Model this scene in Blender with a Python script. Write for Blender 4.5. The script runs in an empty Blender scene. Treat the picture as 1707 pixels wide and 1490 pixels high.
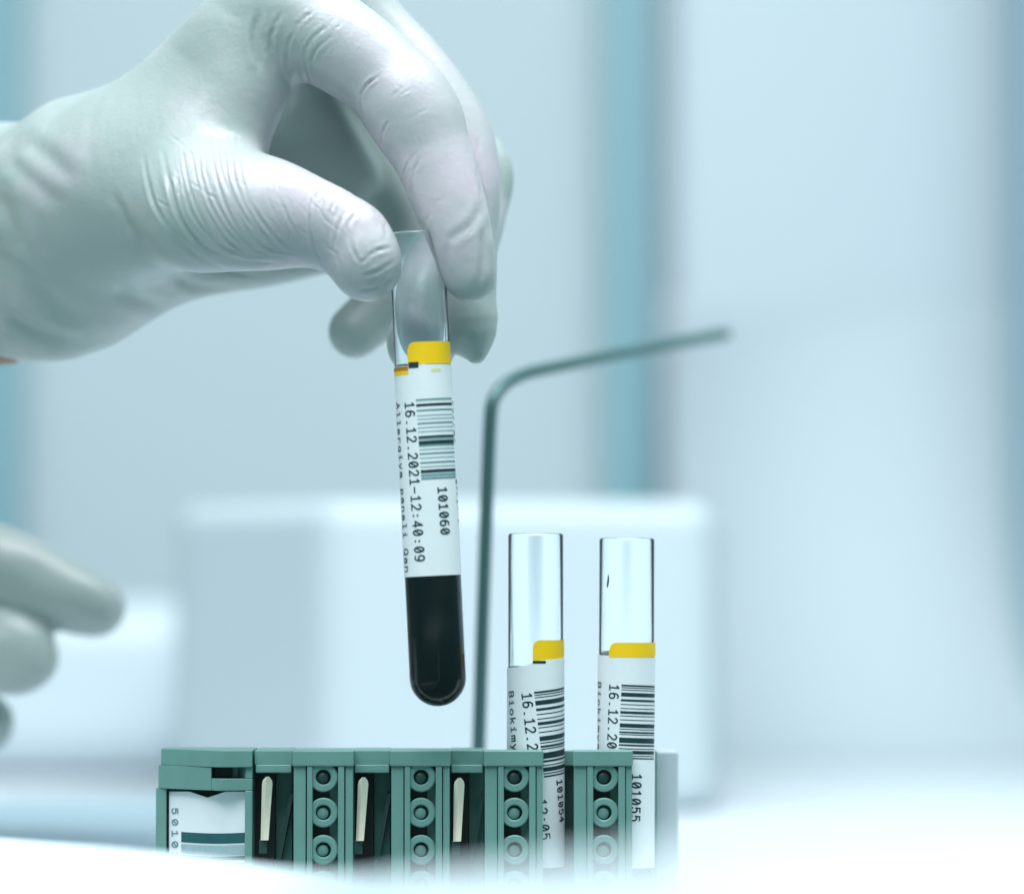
import bpy, bmesh, math, random
import numpy as np
from mathutils import Vector
R = math.radians
random.seed(7); rng = np.random.default_rng(7)

# ------------------------------------------------------------------ camera
W_PX, H_PX = 1707.0, 1490.0          # size of the photograph, for measuring
D = 0.9                              # distance to the plane of the tubes
K = 1.587e-4                         # tangent per photo pixel
TILT = math.atan((1000 - 745) * K)
scene = bpy.context.scene
cam_d = bpy.data.cameras.new('camera'); cam = bpy.data.objects.new('camera', cam_d)
scene.collection.objects.link(cam); scene.camera = cam
cam.location = (0, -D, 0); cam.rotation_euler = (math.pi / 2 + TILT, 0, 0)
cam_d.sensor_width = 36; cam_d.lens = 36 / W_PX / K
cam_d.clip_start = 0.02; cam_d.clip_end = 50
cam_d.dof.use_dof = True; cam_d.dof.focus_distance = D - 0.008
cam_d.dof.aperture_fstop = 5.6; cam_d.dof.aperture_blades = 0

# ------------------------------------------------------------------ world and lamps
world = bpy.data.worlds.new('World'); scene.world = world; world.use_nodes = True
bgn = world.node_tree.nodes['Background']
bgn.inputs[0].default_value = (0.34, 0.66, 0.68, 1); bgn.inputs[1].default_value = 0.40

def area(name, loc, target, sx, sy, power, col):
    l = bpy.data.lights.new(name, 'AREA'); l.shape = 'RECTANGLE'; l.size = sx; l.size_y = sy
    l.energy = power; l.color = col
    o = bpy.data.objects.new(name, l); scene.collection.objects.link(o); o.location = loc
    o.rotation_euler = (Vector(target) - Vector(loc)).to_track_quat('-Z', 'Y').to_euler()
    return o
area('ceiling_lamp', (0.15, -0.15, 0.95), (0, 0.05, 0), 0.9, 0.5, 11.5, (0.93, 0.96, 1.0))
area('rear_fill', (0.25, 0.30, 0.65), (0.2, 0.9, -0.1), 1.2, 0.3, 1.0, (0.85, 0.96, 1.0))  # added fill that brightens the wall, cabinet and box
area('front_fill', (-0.45, -1.0, 1.25), (0, 0, 0), 1.3, 0.6, 15.5, (0.93, 0.96, 1.0))  # added fill from the upper front left for upright faces, not a window

vs = scene.view_settings
vs.view_transform = 'Standard'; vs.look = 'None'; vs.exposure = 0.3; vs.gamma = 1.0; vs.use_curve_mapping = False
scene.render.engine = 'CYCLES'
scene.cycles.max_bounces = 14; scene.cycles.transmission_bounces = 12; scene.cycles.transparent_max_bounces = 12

# ------------------------------------------------------------------ measuring helpers
ct, st = math.cos(TILT), math.sin(TILT)
def P(px, py, Y):
    """world point seen at photo pixel (px,py) on the vertical plane y=Y metres"""
    a, b = (px - W_PX / 2) * K, (H_PX / 2 - py) * K
    d = (a, ct - b * st, st + b * ct)
    lam = (Y + D) / d[1]
    return Vector((a * lam, Y, d[2] * lam))
def pxm(r, Y):                       # a length of r photo pixels at depth Y, in metres
    return r * K * (D + Y)
def unproject(co):                   # world points -> photo pixels (used as a measuring grid)
    x, y, z = co[:, 0], co[:, 1] + D, co[:, 2]
    f = y * ct + z * st; u = -y * st + z * ct
    return W_PX / 2 + x / f / K, H_PX / 2 - u / f / K

# ------------------------------------------------------------------ object helpers
COL = scene.collection
def obj(name, verts, faces, mat, parent=None, smooth=False):
    me = bpy.data.meshes.new(name); me.from_pydata([tuple(v) for v in verts], [], faces); me.update()
    if smooth: me.polygons.foreach_set('use_smooth', [True] * len(me.polygons))
    if mat: me.materials.append(mat)
    o = bpy.data.objects.new(name, me); COL.objects.link(o)
    if parent: o.parent = parent
    return o
def from_bm(name, bm, mat, parent=None, smooth=False):
    me = bpy.data.meshes.new(name); bm.normal_update(); bm.to_mesh(me); bm.free()
    if smooth: me.polygons.foreach_set('use_smooth', [True] * len(me.polygons))
    me.materials.append(mat)
    o = bpy.data.objects.new(name, me); COL.objects.link(o)
    if parent: o.parent = parent
    return o
def empty(name, loc=(0, 0, 0)):
    o = bpy.data.objects.new(name, None); COL.objects.link(o); o.location = loc
    o.empty_display_size = 0.01
    return o
def tag(o, label=None, cat=None, group=None, kind=None):
    if label: o['label'] = label
    if cat: o['category'] = cat
    if group: o['group'] = group
    if kind: o['kind'] = kind
    return o
def bevel(o, w, seg=3, angle=35):
    m = o.modifiers.new('bevel', 'BEVEL'); m.width = w; m.segments = seg; m.limit_method = 'ANGLE'; m.angle_limit = R(angle)
    m.harden_normals = False
    o.data.polygons.foreach_set('use_smooth', [True] * len(o.data.polygons))
    n = o.modifiers.new('wn', 'WEIGHTED_NORMAL'); n.keep_sharp = False
    return o
class MB:
    def __init__(s): s.v, s.f = [], []
    def add(s, v, f):
        n = len(s.v); s.v += [Vector(p) for p in v]; s.f += [tuple(i + n for i in q) for q in f]
    def box(s, a, b):
        x0, y0, z0 = a; x1, y1, z1 = b
        s.add([(x0,y0,z0),(x1,y0,z0),(x1,y1,z0),(x0,y1,z0),(x0,y0,z1),(x1,y0,z1),(x1,y1,z1),(x0,y1,z1)],
              [(0,3,2,1),(4,5,6,7),(0,1,5,4),(1,2,6,5),(2,3,7,6),(3,0,4,7)])
    def pbox(s, x0, x1, y0, y1, Y, Y2):     # front face measured on the photo at depth Y, straight back to Y2
        a, b = P(x0, y1, Y), P(x1, y0, Y)
        s.box((a.x, Y, a.z), (b.x, Y2, b.z))
    def ring(s, c, r0, r1, y0, y1, n=32):   # ring, axis along y, centred at c (x,z)
        v, f = [], []
        for i in range(n):
            t = 2 * math.pi * i / n; cx, sz = math.cos(t), math.sin(t)
            for r, y in ((r1, y1), (r1, y0 + .0003), (r1 - .0003, y0), (r0 + .0003, y0), (r0, y0 + .0003), (r0, y1)):
                v.append((c[0] + r * cx, y, c[1] + r * sz))
        for i in range(n):
            j = (i + 1) % n
            for k in range(5): f.append((i*6+k, i*6+k+1, j*6+k+1, j*6+k))
        s.add(v, f)
    def build(s, name, mat, parent=None, smooth=False): return obj(name, s.v, s.f, mat, parent, smooth)
def lathe(name, prof, mat, parent=None, n=96, closed=False):
    v, f = [], []; m = len(prof)
    for i in range(n):
        t = 2 * math.pi * i / n
        for r, z in prof: v.append((r * math.cos(t), r * math.sin(t), z))
    for i in range(n):
        j = (i + 1) % n
        for k in range(m - 1): f.append((i*m+k, j*m+k, j*m+k+1, i*m+k+1))
    o = obj(name, v, f, mat, parent, True)
    bm = bmesh.new(); bm.from_mesh(o.data)
    bmesh.ops.remove_doubles(bm, verts=bm.verts, dist=1e-6)
    bmesh.ops.recalc_face_normals(bm, faces=bm.faces); bm.to_mesh(o.data); bm.free()
    o.data.polygons.foreach_set('use_smooth', [True] * len(o.data.polygons))
    return o
def tube(name, pts, rad, mat, parent=None, n=24, caps=True):
    v, f = [], []; N = len(pts); up = Vector((0.3, 1, 0.2)).normalized()
    for i, p in enumerate(pts):
        t = (pts[min(i+1, N-1)] - pts[max(i-1, 0)]).normalized()
        a = t.cross(up).normalized(); b = t.cross(a)
        r = rad[i] if isinstance(rad, (list, tuple)) else rad
        for k in range(n):
            q = 2 * math.pi * k / n; v.append(p + a * math.cos(q) * r + b * math.sin(q) * r)
    for i in range(N - 1):
        for k in range(n):
            l = (k + 1) % n; f.append((i*n+k, i*n+l, (i+1)*n+l, (i+1)*n+k))
    f.append(tuple(range(n))[::-1]); f.append(tuple((N-1)*n + k for k in range(n)))
    return obj(name, v, f, mat, parent, True)

# ------------------------------------------------------------------ materials
def mat(name, col, rough=0.5, spec=0.5, metal=0.0, noise=0.06, nscale=60.0, bump=0.0, bscale=400.0,
        sss=0.0, sssr=(1, .5, .4), sscale=0.002, coat=0.0):
    m = bpy.data.materials.new(name); m.use_nodes = True; nt = m.node_tree; b = nt.nodes['Principled BSDF']
    b.inputs['Base Color'].default_value = (*col, 1)
    b.inputs['Roughness'].default_value = rough; b.inputs['Metallic'].default_value = metal
    b.inputs['Specular IOR Level'].default_value = spec
    tc = nt.nodes.new('ShaderNodeTexCoord')
    if noise:
        n = nt.nodes.new('ShaderNodeTexNoise'); n.inputs['Scale'].default_value = nscale; n.inputs['Detail'].default_value = 4
        nt.links.new(tc.outputs['Object'], n.inputs['Vector'])
        r = nt.nodes.new('ShaderNodeMapRange'); r.inputs[3].default_value = 1 - noise; r.inputs[4].default_value = 1 + noise
        nt.links.new(n.outputs['Fac'], r.inputs[0])
        h = nt.nodes.new('ShaderNodeHueSaturation'); h.inputs['Color'].default_value = (*col, 1)
        nt.links.new(r.outputs[0], h.inputs['Value']); nt.links.new(h.outputs[0], b.inputs['Base Color'])
    if bump:
        n2 = nt.nodes.new('ShaderNodeTexNoise'); n2.inputs['Scale'].default_value = bscale; n2.inputs['Detail'].default_value = 3
        nt.links.new(tc.outputs['Object'], n2.inputs['Vector'])
        bp = nt.nodes.new('ShaderNodeBump'); bp.inputs['Strength'].default_value = 1; bp.inputs['Distance'].default_value = bump
        nt.links.new(n2.outputs['Fac'], bp.inputs['Height']); nt.links.new(bp.outputs[0], b.inputs['Normal'])
    if sss:
        b.inputs['Subsurface Weight'].default_value = sss; b.inputs['Subsurface Radius'].default_value = sssr
        b.inputs['Subsurface Scale'].default_value = sscale
    if coat: b.inputs['Coat Weight'].default_value = coat; b.inputs['Coat Roughness'].default_value = 0.1
    return m
M = {}
M['wall'] = mat('painted_wall', (0.49, 0.57, 0.60), 0.8, nscale=3, noise=0.05)
M['teal'] = mat('teal_glass_strip', (0.21, 0.39, 0.44), 0.5, nscale=3, noise=0.05)
M['housing'] = mat('pale_housing', (0.53, 0.605, 0.65), 0.75, nscale=3, noise=0.04)
M['navy'] = mat('blue_grey_edge', (0.34, 0.48, 0.56), 0.5, nscale=3)
M['white'] = mat('white_plastic', (0.60, 0.68, 0.73), 0.4, nscale=8, noise=0.03)
M['white_deck'] = mat('white_deck', (0.68, 0.73, 0.77), 0.4, nscale=8, noise=0.02)
M['cover'] = mat('white_cover', (0.72, 0.82, 0.87), 0.35, nscale=8, noise=0.01)
M['bluestrip'] = mat('blue_grey_strip', (0.38, 0.50, 0.57), 0.6, nscale=8)
M['green'] = mat('grey_green_plastic', (0.148, 0.31, 0.278), 0.42, 0.45, nscale=160, noise=0.12, bump=0.00004, bscale=1800)
M['slotg'] = mat('shaded_green_plastic', (0.08, 0.25, 0.21), 0.4, nscale=120)  # rack plastic darkened for the shade inside the slots
M['green_dark'] = mat('deep_shaded_green_plastic', (0.020, 0.062, 0.052), 0.4, nscale=120)  # same rack plastic, deeper interior shade put into the colour
M['black'] = mat('black_shade', (0.004, 0.009, 0.009), 0.5, nscale=50)  # black standing in for deep shade in slots, gaps and notch
M['clip'] = mat('spring_steel', (0.98, 0.90, 0.72), 0.28, metal=0.5, nscale=500, noise=0.12, bump=0.00005, bscale=900)
M['rod'] = mat('dull_steel_rod', (0.10, 0.20, 0.20), 0.42, metal=0.45, nscale=80)
M['paper'] = mat('label_paper', (0.84, 0.89, 0.92), 0.6, nscale=200, noise=0.03, bump=0.00003, bscale=1500)
M['ink'] = mat('black_ink', (0.006, 0.035, 0.042), 0.5, nscale=900, noise=0.3)
M['ink_grey'] = mat('grey_ink', (0.16, 0.30, 0.32), 0.6, nscale=900, noise=0.2)
M['ink_faint'] = mat('faint_ink', (0.34, 0.48, 0.51), 0.6, nscale=900, noise=0.2)
M['ink_teal'] = mat('teal_ink', (0.012, 0.10, 0.11), 0.55, nscale=300, noise=0.2)
M['yellow'] = mat('yellow_tape', (1.0, 0.63, 0.0), 0.55, nscale=200, noise=0.03)
M['orange'] = mat('orange_tape', (0.50, 0.19, 0.0), 0.5, nscale=200, noise=0.1)
M['blood'] = mat('dark_blood', (0.002, 0.009, 0.011), 0.35, 0.06, noise=0.0)
M['skin'] = mat('forearm_skin', (0.36, 0.20, 0.13), 0.5, nscale=40, noise=0.1, sss=0.3)

def glass_mat():
    m = bpy.data.materials.new('clear_glass'); m.use_nodes = True; nt = m.node_tree
    b = nt.nodes['Principled BSDF']; b.inputs['Base Color'].default_value = (0.93, 0.985, 0.99, 1)
    b.inputs['Roughness'].default_value = 0.0; b.inputs['IOR'].default_value = 1.38
    b.inputs['Transmission Weight'].default_value = 1.0; b.inputs['Specular IOR Level'].default_value = 0.3
    tc = nt.nodes.new('ShaderNodeTexCoord'); n = nt.nodes.new('ShaderNodeTexNoise')
    mp = nt.nodes.new('ShaderNodeMapping'); mp.inputs['Scale'].default_value = (260, 260, 25)
    bp = nt.nodes.new('ShaderNodeBump'); bp.inputs['Distance'].default_value = 0.00001; bp.inputs['Strength'].default_value = .6
    nt.links.new(tc.outputs['Object'], mp.inputs[0]); nt.links.new(mp.outputs[0], n.inputs['Vector'])
    nt.links.new(n.outputs['Fac'], bp.inputs['Height']); nt.links.new(bp.outputs[0], b.inputs['Normal'])
    return m
M['glass'] = glass_mat()

def glove_mat():
    m = mat('latex_glove', (0.66, 0.74, 0.72), 0.33, 0.5, noise=0.0, sss=0.3, sssr=(0.9, 0.85, 0.8), sscale=0.0025)
    nt = m.node_tree; b = nt.nodes['Principled BSDF']
    at = nt.nodes.new('ShaderNodeAttribute'); at.attribute_name = 'stretch'
    tc = nt.nodes.new('ShaderNodeTexCoord')
    n = nt.nodes.new('ShaderNodeTexNoise'); n.inputs['Scale'].default_value = 55; n.inputs['Detail'].default_value = 5
    nt.links.new(tc.outputs['Object'], n.inputs['Vector'])
    mu = nt.nodes.new('ShaderNodeMath'); mu.operation = 'MULTIPLY_ADD'; mu.use_clamp = True
    mr = nt.nodes.new('ShaderNodeMapRange'); mr.inputs[1].default_value = .3; mr.inputs[2].default_value = .7
    mr.inputs[3].default_value = -.35; mr.inputs[4].default_value = .3
    nt.links.new(n.outputs['Fac'], mr.inputs[0])
    nt.links.new(at.outputs['Fac'], mu.inputs[0]); mu.inputs[1].default_value = 1.0; nt.links.new(mr.outputs[0], mu.inputs[2])
    mx = nt.nodes.new('ShaderNodeMix'); mx.data_type = 'RGBA'
    mx.inputs[6].default_value = (0.40, 0.47, 0.455, 1); mx.inputs[7].default_value = (0.60, 0.545, 0.60, 1)
    nt.links.new(mu.outputs[0], mx.inputs[0]); nt.links.new(mx.outputs[2], b.inputs['Base Color'])
    # fine latex texture
    n1 = nt.nodes.new('ShaderNodeTexNoise'); n1.inputs['Scale'].default_value = 900; n1.inputs['Detail'].default_value = 2
    n2 = nt.nodes.new('ShaderNodeTexNoise'); n2.inputs['Scale'].default_value = 130; n2.inputs['Detail'].default_value = 4
    for q in (n1, n2): nt.links.new(tc.outputs['Object'], q.inputs['Vector'])
    b1 = nt.nodes.new('ShaderNodeBump'); b1.inputs['Distance'].default_value = 0.00006
    b2 = nt.nodes.new('ShaderNodeBump'); b2.inputs['Distance'].default_value = 0.0003
    nt.links.new(n1.outputs['Fac'], b1.inputs['Height']); nt.links.new(n2.outputs['Fac'], b2.inputs['Height'])
    nt.links.new(b2.outputs[0], b1.inputs['Normal']); nt.links.new(b1.outputs[0], b.inputs['Normal'])
    return m
M['glove'] = glove_mat()

# ------------------------------------------------------------------ the setting
deck_z = P(800, 1505, 0.0).z
mb = MB(); mb.box((-0.9, -0.02, deck_z - 0.02), (0.9, 1.5, deck_z))
tag(mb.build('deck', M['white_deck']), kind='structure')
mb = MB(); mb.box((-1.2, 1.0, deck_z - 0.3), (1.2, 1.03, 0.9))
tag(mb.build('back_wall', M['wall']), kind='structure')

# teal upright strips on the back wall
for px0, px1, lab in ((1012, 1084, 'blurred teal upright strip right of centre behind the bent rod'),
                      (-160, 28, 'blurred teal upright strip at the left edge behind the wrist')):
    a, b = P(px0, 0, 0.97), P(px1, 0, 0.97)
    mb = MB(); mb.box((a.x, 0.97, deck_z), (b.x, 0.998, 0.6))
    o = bevel(mb.build('wall_strip', M['teal']), 0.003)
    tag(o, lab, 'wall strip', 'teal strips on the wall')

# large pale instrument housing on the right
cab = empty('cabinet', P(1400, 1505, 0.975)); cab.location.z = deck_z
tag(cab, 'large pale blue-white instrument cabinet filling the right side behind', 'cabinet')
def local(o, parent):                # keep world placement when parenting to an unrotated empty
    o.parent = parent; o.matrix_parent_inverse.identity(); o.location = -Vector(parent.location); return o
mb = MB(); a, b = P(1112, 0, 0.975), P(1722, 0, 0.975)
mb.box((a.x, 0.975, deck_z), (b.x, 0.9985, 0.6))
local(bevel(mb.build('front_panel', M['housing']), 0.012, 4), cab)
# cove added so no dark seam shows where the panel meets the deck
rr = .22; v = []; f = []; xs = (a.x - .0005, b.x + .0005)
for i in range(25):
    t = R(90 * i / 24); yy, zz = .9735 - rr + rr * math.sin(t), deck_z + .0006 + rr - rr * math.cos(t)
    v += [(xs[0], yy, zz), (xs[1], yy, zz)]
f = [(2*i, 2*i+1, 2*i+3, 2*i+2) for i in range(24)]
v += [(xs[0], .975, deck_z + .0004), (xs[1], .975, deck_z + .0004)]
f += [tuple([50] + [2*i for i in range(24, -1, -1)]), tuple([2*i+1 for i in range(25)] + [51])]
local(obj('added_cove', v, f, mat('lightened_housing', (0.545, 0.62, 0.66), 0.85, nscale=3, noise=0.04), None, False), cab).data.polygons.foreach_set('use_smooth', [True]*24 + [False]*2)  # a little paler than the panel to offset the dark band
mb = MB(); a, b = P(1722, 0, 0.85), P(2100, 0, 0.85)
mb.box((a.x, 0.85, deck_z), (b.x, 0.96, 0.6))
local(bevel(mb.build('side_column', M['navy']), 0.01, 4), cab)

# white box behind the rack
def rounded_box_plan(name, pts, z0, z1, m, bev):
    n = len(pts); v = [(x, y, z0) for x, y in pts] + [(x, y, z1) for x, y in pts]
    f = [tuple(range(n))[::-1], tuple(range(n, 2*n))] + [(i, (i+1) % n, n + (i+1) % n, n + i) for i in range(n)]
    return bevel(obj(name, v, f, m), bev, 5, 20)
Yb = 0.36
pl, pc, pr = P(292, 880, Yb + 0.075), P(545, 840, Yb), P(1192, 862, Yb + 0.02)
ztop = P(545, 832, Yb).z
bx = rounded_box_plan('storage_box', [(pl.x, pl.y), (pc.x, pc.y), (pr.x, pr.y), (pr.x + .015, pr.y + .25), (pl.x, pl.y + .13)], deck_z + .0005, ztop, mat('box_plastic', (0.52, 0.60, 0.64), 0.6, nscale=8, noise=0.03), 0.009)
tag(bx, 'blurred white rounded box standing behind the green rack', 'box')

# low pale unit and blue-grey band at left
mb = MB(); a, b = P(-260, 1180, 0.62), P(330, 1180, 0.62)
mb.box((a.x, 0.62, deck_z + .0005), (b.x, 0.85, P(0, 1000, .62).z))
o = bevel(mb.build('equipment_unit', M['white']), 0.02, 5); tag(o, 'blurred low white equipment unit behind the second gloved hand', 'equipment')
mb = MB(); a, b = P(-120, 1350, 0.16), P(262, 1350, 0.16)
mb.box((a.x, 0.16, deck_z + .0005), (b.x, 0.30, P(0, 1372, .16).z))
o = bevel(mb.build('band', M['bluestrip']), 0.003, 3); tag(o, 'low blue-grey tray lying left of the green rack', 'band')

# white cover in the foreground, its rim coming towards the camera on the right
edge = [(-260, 1368, .87), (0, 1393, .84), (140, 1403, .82), (270, 1415, .80), (400, 1431, .79), (500, 1446, .76), (590, 1453, .69), (700, 1448, .60), (900, 1440, .53),
        (1100, 1418, .47), (1400, 1408, .43), (1800, 1390, .40), (2300, 1370, .38)]
rows = []
for px, py, d in edge:
    p = P(px, py, d - D)
    rows.append([p + Vector((0, .006, -.10)), p + Vector((0, .004, -.006)), p + Vector((0, .0025, -.0015)), p,
                 p + Vector((0, -.004, -.0008)), p + Vector((0, -.04, -.004)), p + Vector((0, -.08, -.010)), p + Vector((0, -.085, -.10))])
v = [q for r in rows for q in r]; m = len(rows[0]); f = []
for i in range(len(rows) - 1):
    for k in range(m):
        l = (k + 1) % m; f.append((i*m+k, (i+1)*m+k, (i+1)*m+l, i*m+l))
f.append(tuple(range(m))); f.append(tuple((len(rows)-1)*m + k for k in range(m))[::-1])
cov = obj('instrument_cover', v, f, M['cover'], None, True)
cov.modifiers.new('s', 'SUBSURF').levels = 2; cov.modifiers['s'].render_levels = 3
tag(cov, 'blurred bright white instrument cover curving across the bottom foreground', 'cover')

# ------------------------------------------------------------------ bent metal rod
ctrl = [(796, 1500, .085), (798, 1250, .085), (804, 1050, .085), (811, 850, .085), (816, 720, .085), (819, 675, .085)]
pts = [P(*c) for c in ctrl[:-1]]
a, c, b = P(818, 690, .085), P(819, 632, .085), P(900, 617, .105)
for i in range(13):
    t = i / 12; pts.append(a * (1-t)**2 + c * 2 * t * (1-t) + b * t * t)
pts += [P(1000, 596, .135), P(1100, 577, .165), P(1210, 556, .20)]
pts2 = []
for i in range(len(pts) - 1):
    n = 1 if (pts[i+1] - pts[i]).length < .006 else 6
    for k in range(n): pts2.append(pts[i].lerp(pts[i+1], k / n))
pts2.append(pts[-1]); pts2[0].z = deck_z + .0005
rod = tube('bent_rod', pts2, 0.00175, M['rod'])
tag(rod, 'thin dull metal rod bent at the top behind the rack', 'rod')

# ------------------------------------------------------------------ stroke lettering (slashed-zero monospace)
def arc(cx, cy, rx, ry, a0, a1, n=8): return [(cx + rx*math.cos(R(a0 + (a1-a0)*i/n)), cy + ry*math.sin(R(a0 + (a1-a0)*i/n))) for i in range(n+1)]
G = {
 '0': [arc(2, 3, 1.6, 3, 0, 360, 18), [(1, 1.2), (3, 4.8)]],
 '1': [[(0.9, 5), (2.1, 6), (2.1, 0)], [(0.7, 0), (3.5, 0)]],
 '2': [arc(2, 4.4, 1.5, 1.6, 160, -40, 9) + [(0.4, 0), (3.6, 0)]],
 '4': [[(2.8, 0), (2.8, 6), (0.3, 1.8), (3.8, 1.8)]],
 '5': [[(3.3, 6), (0.8, 6), (0.6, 3.4)] + arc(1.9, 2, 1.6, 2, 110, -150, 10)],
 '6': [[(3.2, 5.7)] + arc(2.3, 3.0, 1.9, 3.0, 100, 180, 5) + arc(2, 1.8, 1.6, 1.8, 180, 540, 14)],
 '9': [[(0.8, 0.3)] + arc(1.7, 3.0, 1.9, 3.0, -80, 0, 5) + arc(2, 4.2, 1.6, 1.8, 0, 360, 14)],
 '3': [arc(1.8, 4.5, 1.5, 1.5, 150, -90, 8) + arc(1.8, 1.5, 1.7, 1.5, 90, -150, 8)],
 '.': [[(1.7, 0.25), (2.3, 0.25)]], ':': [[(1.7, 0.9), (2.3, 0.9)], [(1.7, 3.6), (2.3, 3.6)]],
 '-': [[(0.4, 2.7), (3.6, 2.7)]], ' ': [],
 'B': [[(0.6, 0), (0.6, 6), (2.2, 6)] + arc(2.2, 4.6, 1.2, 1.4, 90, -90, 6) + [(0.6, 3.2)], [(2.2, 3.2)] + arc(2.2, 1.6, 1.4, 1.6, 90, -90, 6) + [(0.6, 0)]],
 'i': [[(1, 4), (2.1, 4), (2.1, 0)], [(0.8, 0), (3.4, 0)], [(1.9, 5.7), (2.3, 5.7)]],
 'l': [[(1, 6), (2.1, 6), (2.1, 0)], [(0.8, 0), (3.4, 0)]],
 'o': [arc(2, 2, 1.6, 2, 0, 360, 14)],
 'k': [[(0.7, 0), (0.7, 6)], [(3.3, 4), (0.8, 1.7)], [(1.8, 2.5), (3.5, 0)]],
 'm': [[(0.4, 0), (0.4, 4)], arc(1.2, 3, .8, 1, 180, 0, 5) + [(2, 0)], arc(2.8, 3, .8, 1, 180, 0, 5) + [(3.6, 0)]],
 'n': [[(0.6, 0), (0.6, 4)], arc(2, 2.6, 1.4, 1.4, 180, 0, 6) + [(3.4, 0)]],
 'r': [[(0.8, 0), (0.8, 4)], arc(2.3, 2.5, 1.5, 1.5, 180, 40, 6)],
 'y': [[(0.4, 4), (2, 0.3)], [(3.6, 4), (1.6, -1.8), (0.6, -2)]],
 'v': [[(0.4, 4), (2, 0), (3.6, 4)]],
 'a': [arc(1.9, 1.5, 1.4, 1.4, 20, 340, 10), [(0.7, 3.7), (2.4, 4.1), (3.3, 3.2), (3.3, 0), (3.7, 0)]],
 'e': [[(0.5, 2), (3.5, 2)] + arc(2, 2, 1.5, 2, 0, 310, 10)],
 'g': [arc(1.9, 2.1, 1.4, 1.9, 0, 360, 12), [(3.3, 4), (3.3, -1), (2.5, -2), (0.8, -1.8)]],
 'p': [arc(2, 2, 1.4, 2, 0, 360, 12), [(0.6, 4), (0.6, -2)]],
 'A': [[(0.2, 0), (2, 6), (3.8, 0)], [(0.9, 2.2), (3.1, 2.2)]],
 'Q': [arc(2, 3, 1.7, 3, 0, 360, 16), [(2.2, 1.4), (3.8, -0.6)]],
 '/': [[(0.6, 0), (3.2, 6)]],
}
def text_quads(txt, s0, t0, height, adv, weight, width=None, rot=0.0):
    """letters reading downwards (t grows), tops towards +s; returns quads in (s,t)"""
    uh = height / 6.0; uw = (width if width else adv * 0.74) / 4.0
    quads = []
    for i, ch in enumerate(txt):
        for st_ in G.get(ch, []):
            q = [(y * uh, i * adv + x * uw) for x, y in st_]
            for (sa, ta), (sb, tb) in zip(q[:-1], q[1:]):
                nseg = max(1, int(abs(sb - sa) / 2.5))
                if nseg > 1:
                    for z in range(nseg):
                        q_ = [(sa + (sb-sa)*(z+e)/nseg, ta + (tb-ta)*(z+e)/nseg) for e in (0, 1)]
                        (xa, ya), (xb, yb) = q_; dx, dy = xb - xa, yb - ya; L = math.hypot(dx, dy)
                        ux, uy = dx / L * weight / 2, dy / L * weight / 2; e0 = 1 if z == 0 else 0; e1 = 1 if z == nseg-1 else 0
                        quads.append([(xa-ux*e0-uy, ya-uy*e0+ux), (xb+ux*e1-uy, yb+uy*e1+ux), (xb+ux*e1+uy, yb+uy*e1-ux), (xa-ux*e0+uy, ya-uy*e0-ux)])
                    continue
                dx, dy = sb - sa, tb - ta; L = math.hypot(dx, dy) or 1e-6
                ux, uy = dx / L * weight / 2, dy / L * weight / 2
                quads.append([(sa-ux-uy, ta-uy+ux), (sb+ux-uy, tb+uy+ux), (sb+ux+uy, tb+uy-ux), (sa-ux+uy, ta-uy-ux)])
    c, s = math.cos(rot), math.sin(rot)
    return [[(s0 + x*c - y*s, t0 + x*s + y*c) for x, y in q] for q in quads]
def rect_quads(s0, s1, t0, t1, s_o=0, t_o=0, rot=0.0, n=14):
    c, s = math.cos(rot), math.sin(rot); out = []
    for i in range(n):
        a, b = s0 + (s1-s0)*i/n, s0 + (s1-s0)*(i+1)/n
        q = [(a, t0), (b, t0), (b, t1), (a, t1)]
        out.append([(s_o + (x-s_o)*c - (y-t_o)*s, t_o + (x-s_o)*s + (y-t_o)*c) for x, y in q])
    return out

# ------------------------------------------------------------------ test tubes
RT = 0.0066
def make_tube(Y, top, bottom, label, group=None):
    """top and bottom: photo pixels of the axis ends"""
    A, B = P(*top, Y), P(*bottom, Y)
    L = (A - B).length
    root = empty('test_tube', B)
    root.rotation_euler = (0, math.atan2(A.x - B.x, A.z - B.z), 0)
    tag(root, label, 'test tube', group)
    ro, ri = RT, RT - 0.00038
    prof = []
    for i in range(17): t = R(-90 + 90*i/16); prof.append((max(ro*math.cos(t), 0), ro + ro*math.sin(t)))
    prof += [(ro, L - .0006), (ro - .00015, L - .00015), (ro - .0005, L), (ri + .00015, L - .00015), (ri, L - .0006)]
    for i in range(17): t = R(-90*i/16); prof.append((max(ri*math.cos(t), 0), ro + ri*math.sin(t)))
    lathe('glass_wall', prof, M['glass'], root, 112)
    root['_L'] = 0; del root['_L']
    return root, L, Y
def mapper(L, Y, off):
    u = K * (D + Y)                  # metres per photo pixel
    def f(s, t):
        a = s * u / RT; r = RT + off
        return (r * math.sin(a), -r * math.cos(a), L - t * u)
    return f
def sheet(name, quads, L, Y, off, m, parent, step=2e-7):
    v, f = [], []
    for i, q in enumerate(quads):
        fn = mapper(L, Y, off + (i % 50) * step); n = len(v)
        v += [fn(*p) for p in q]; f.append(tuple(range(n, n + len(q))))
    return obj(name, v, f, m, parent)
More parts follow.
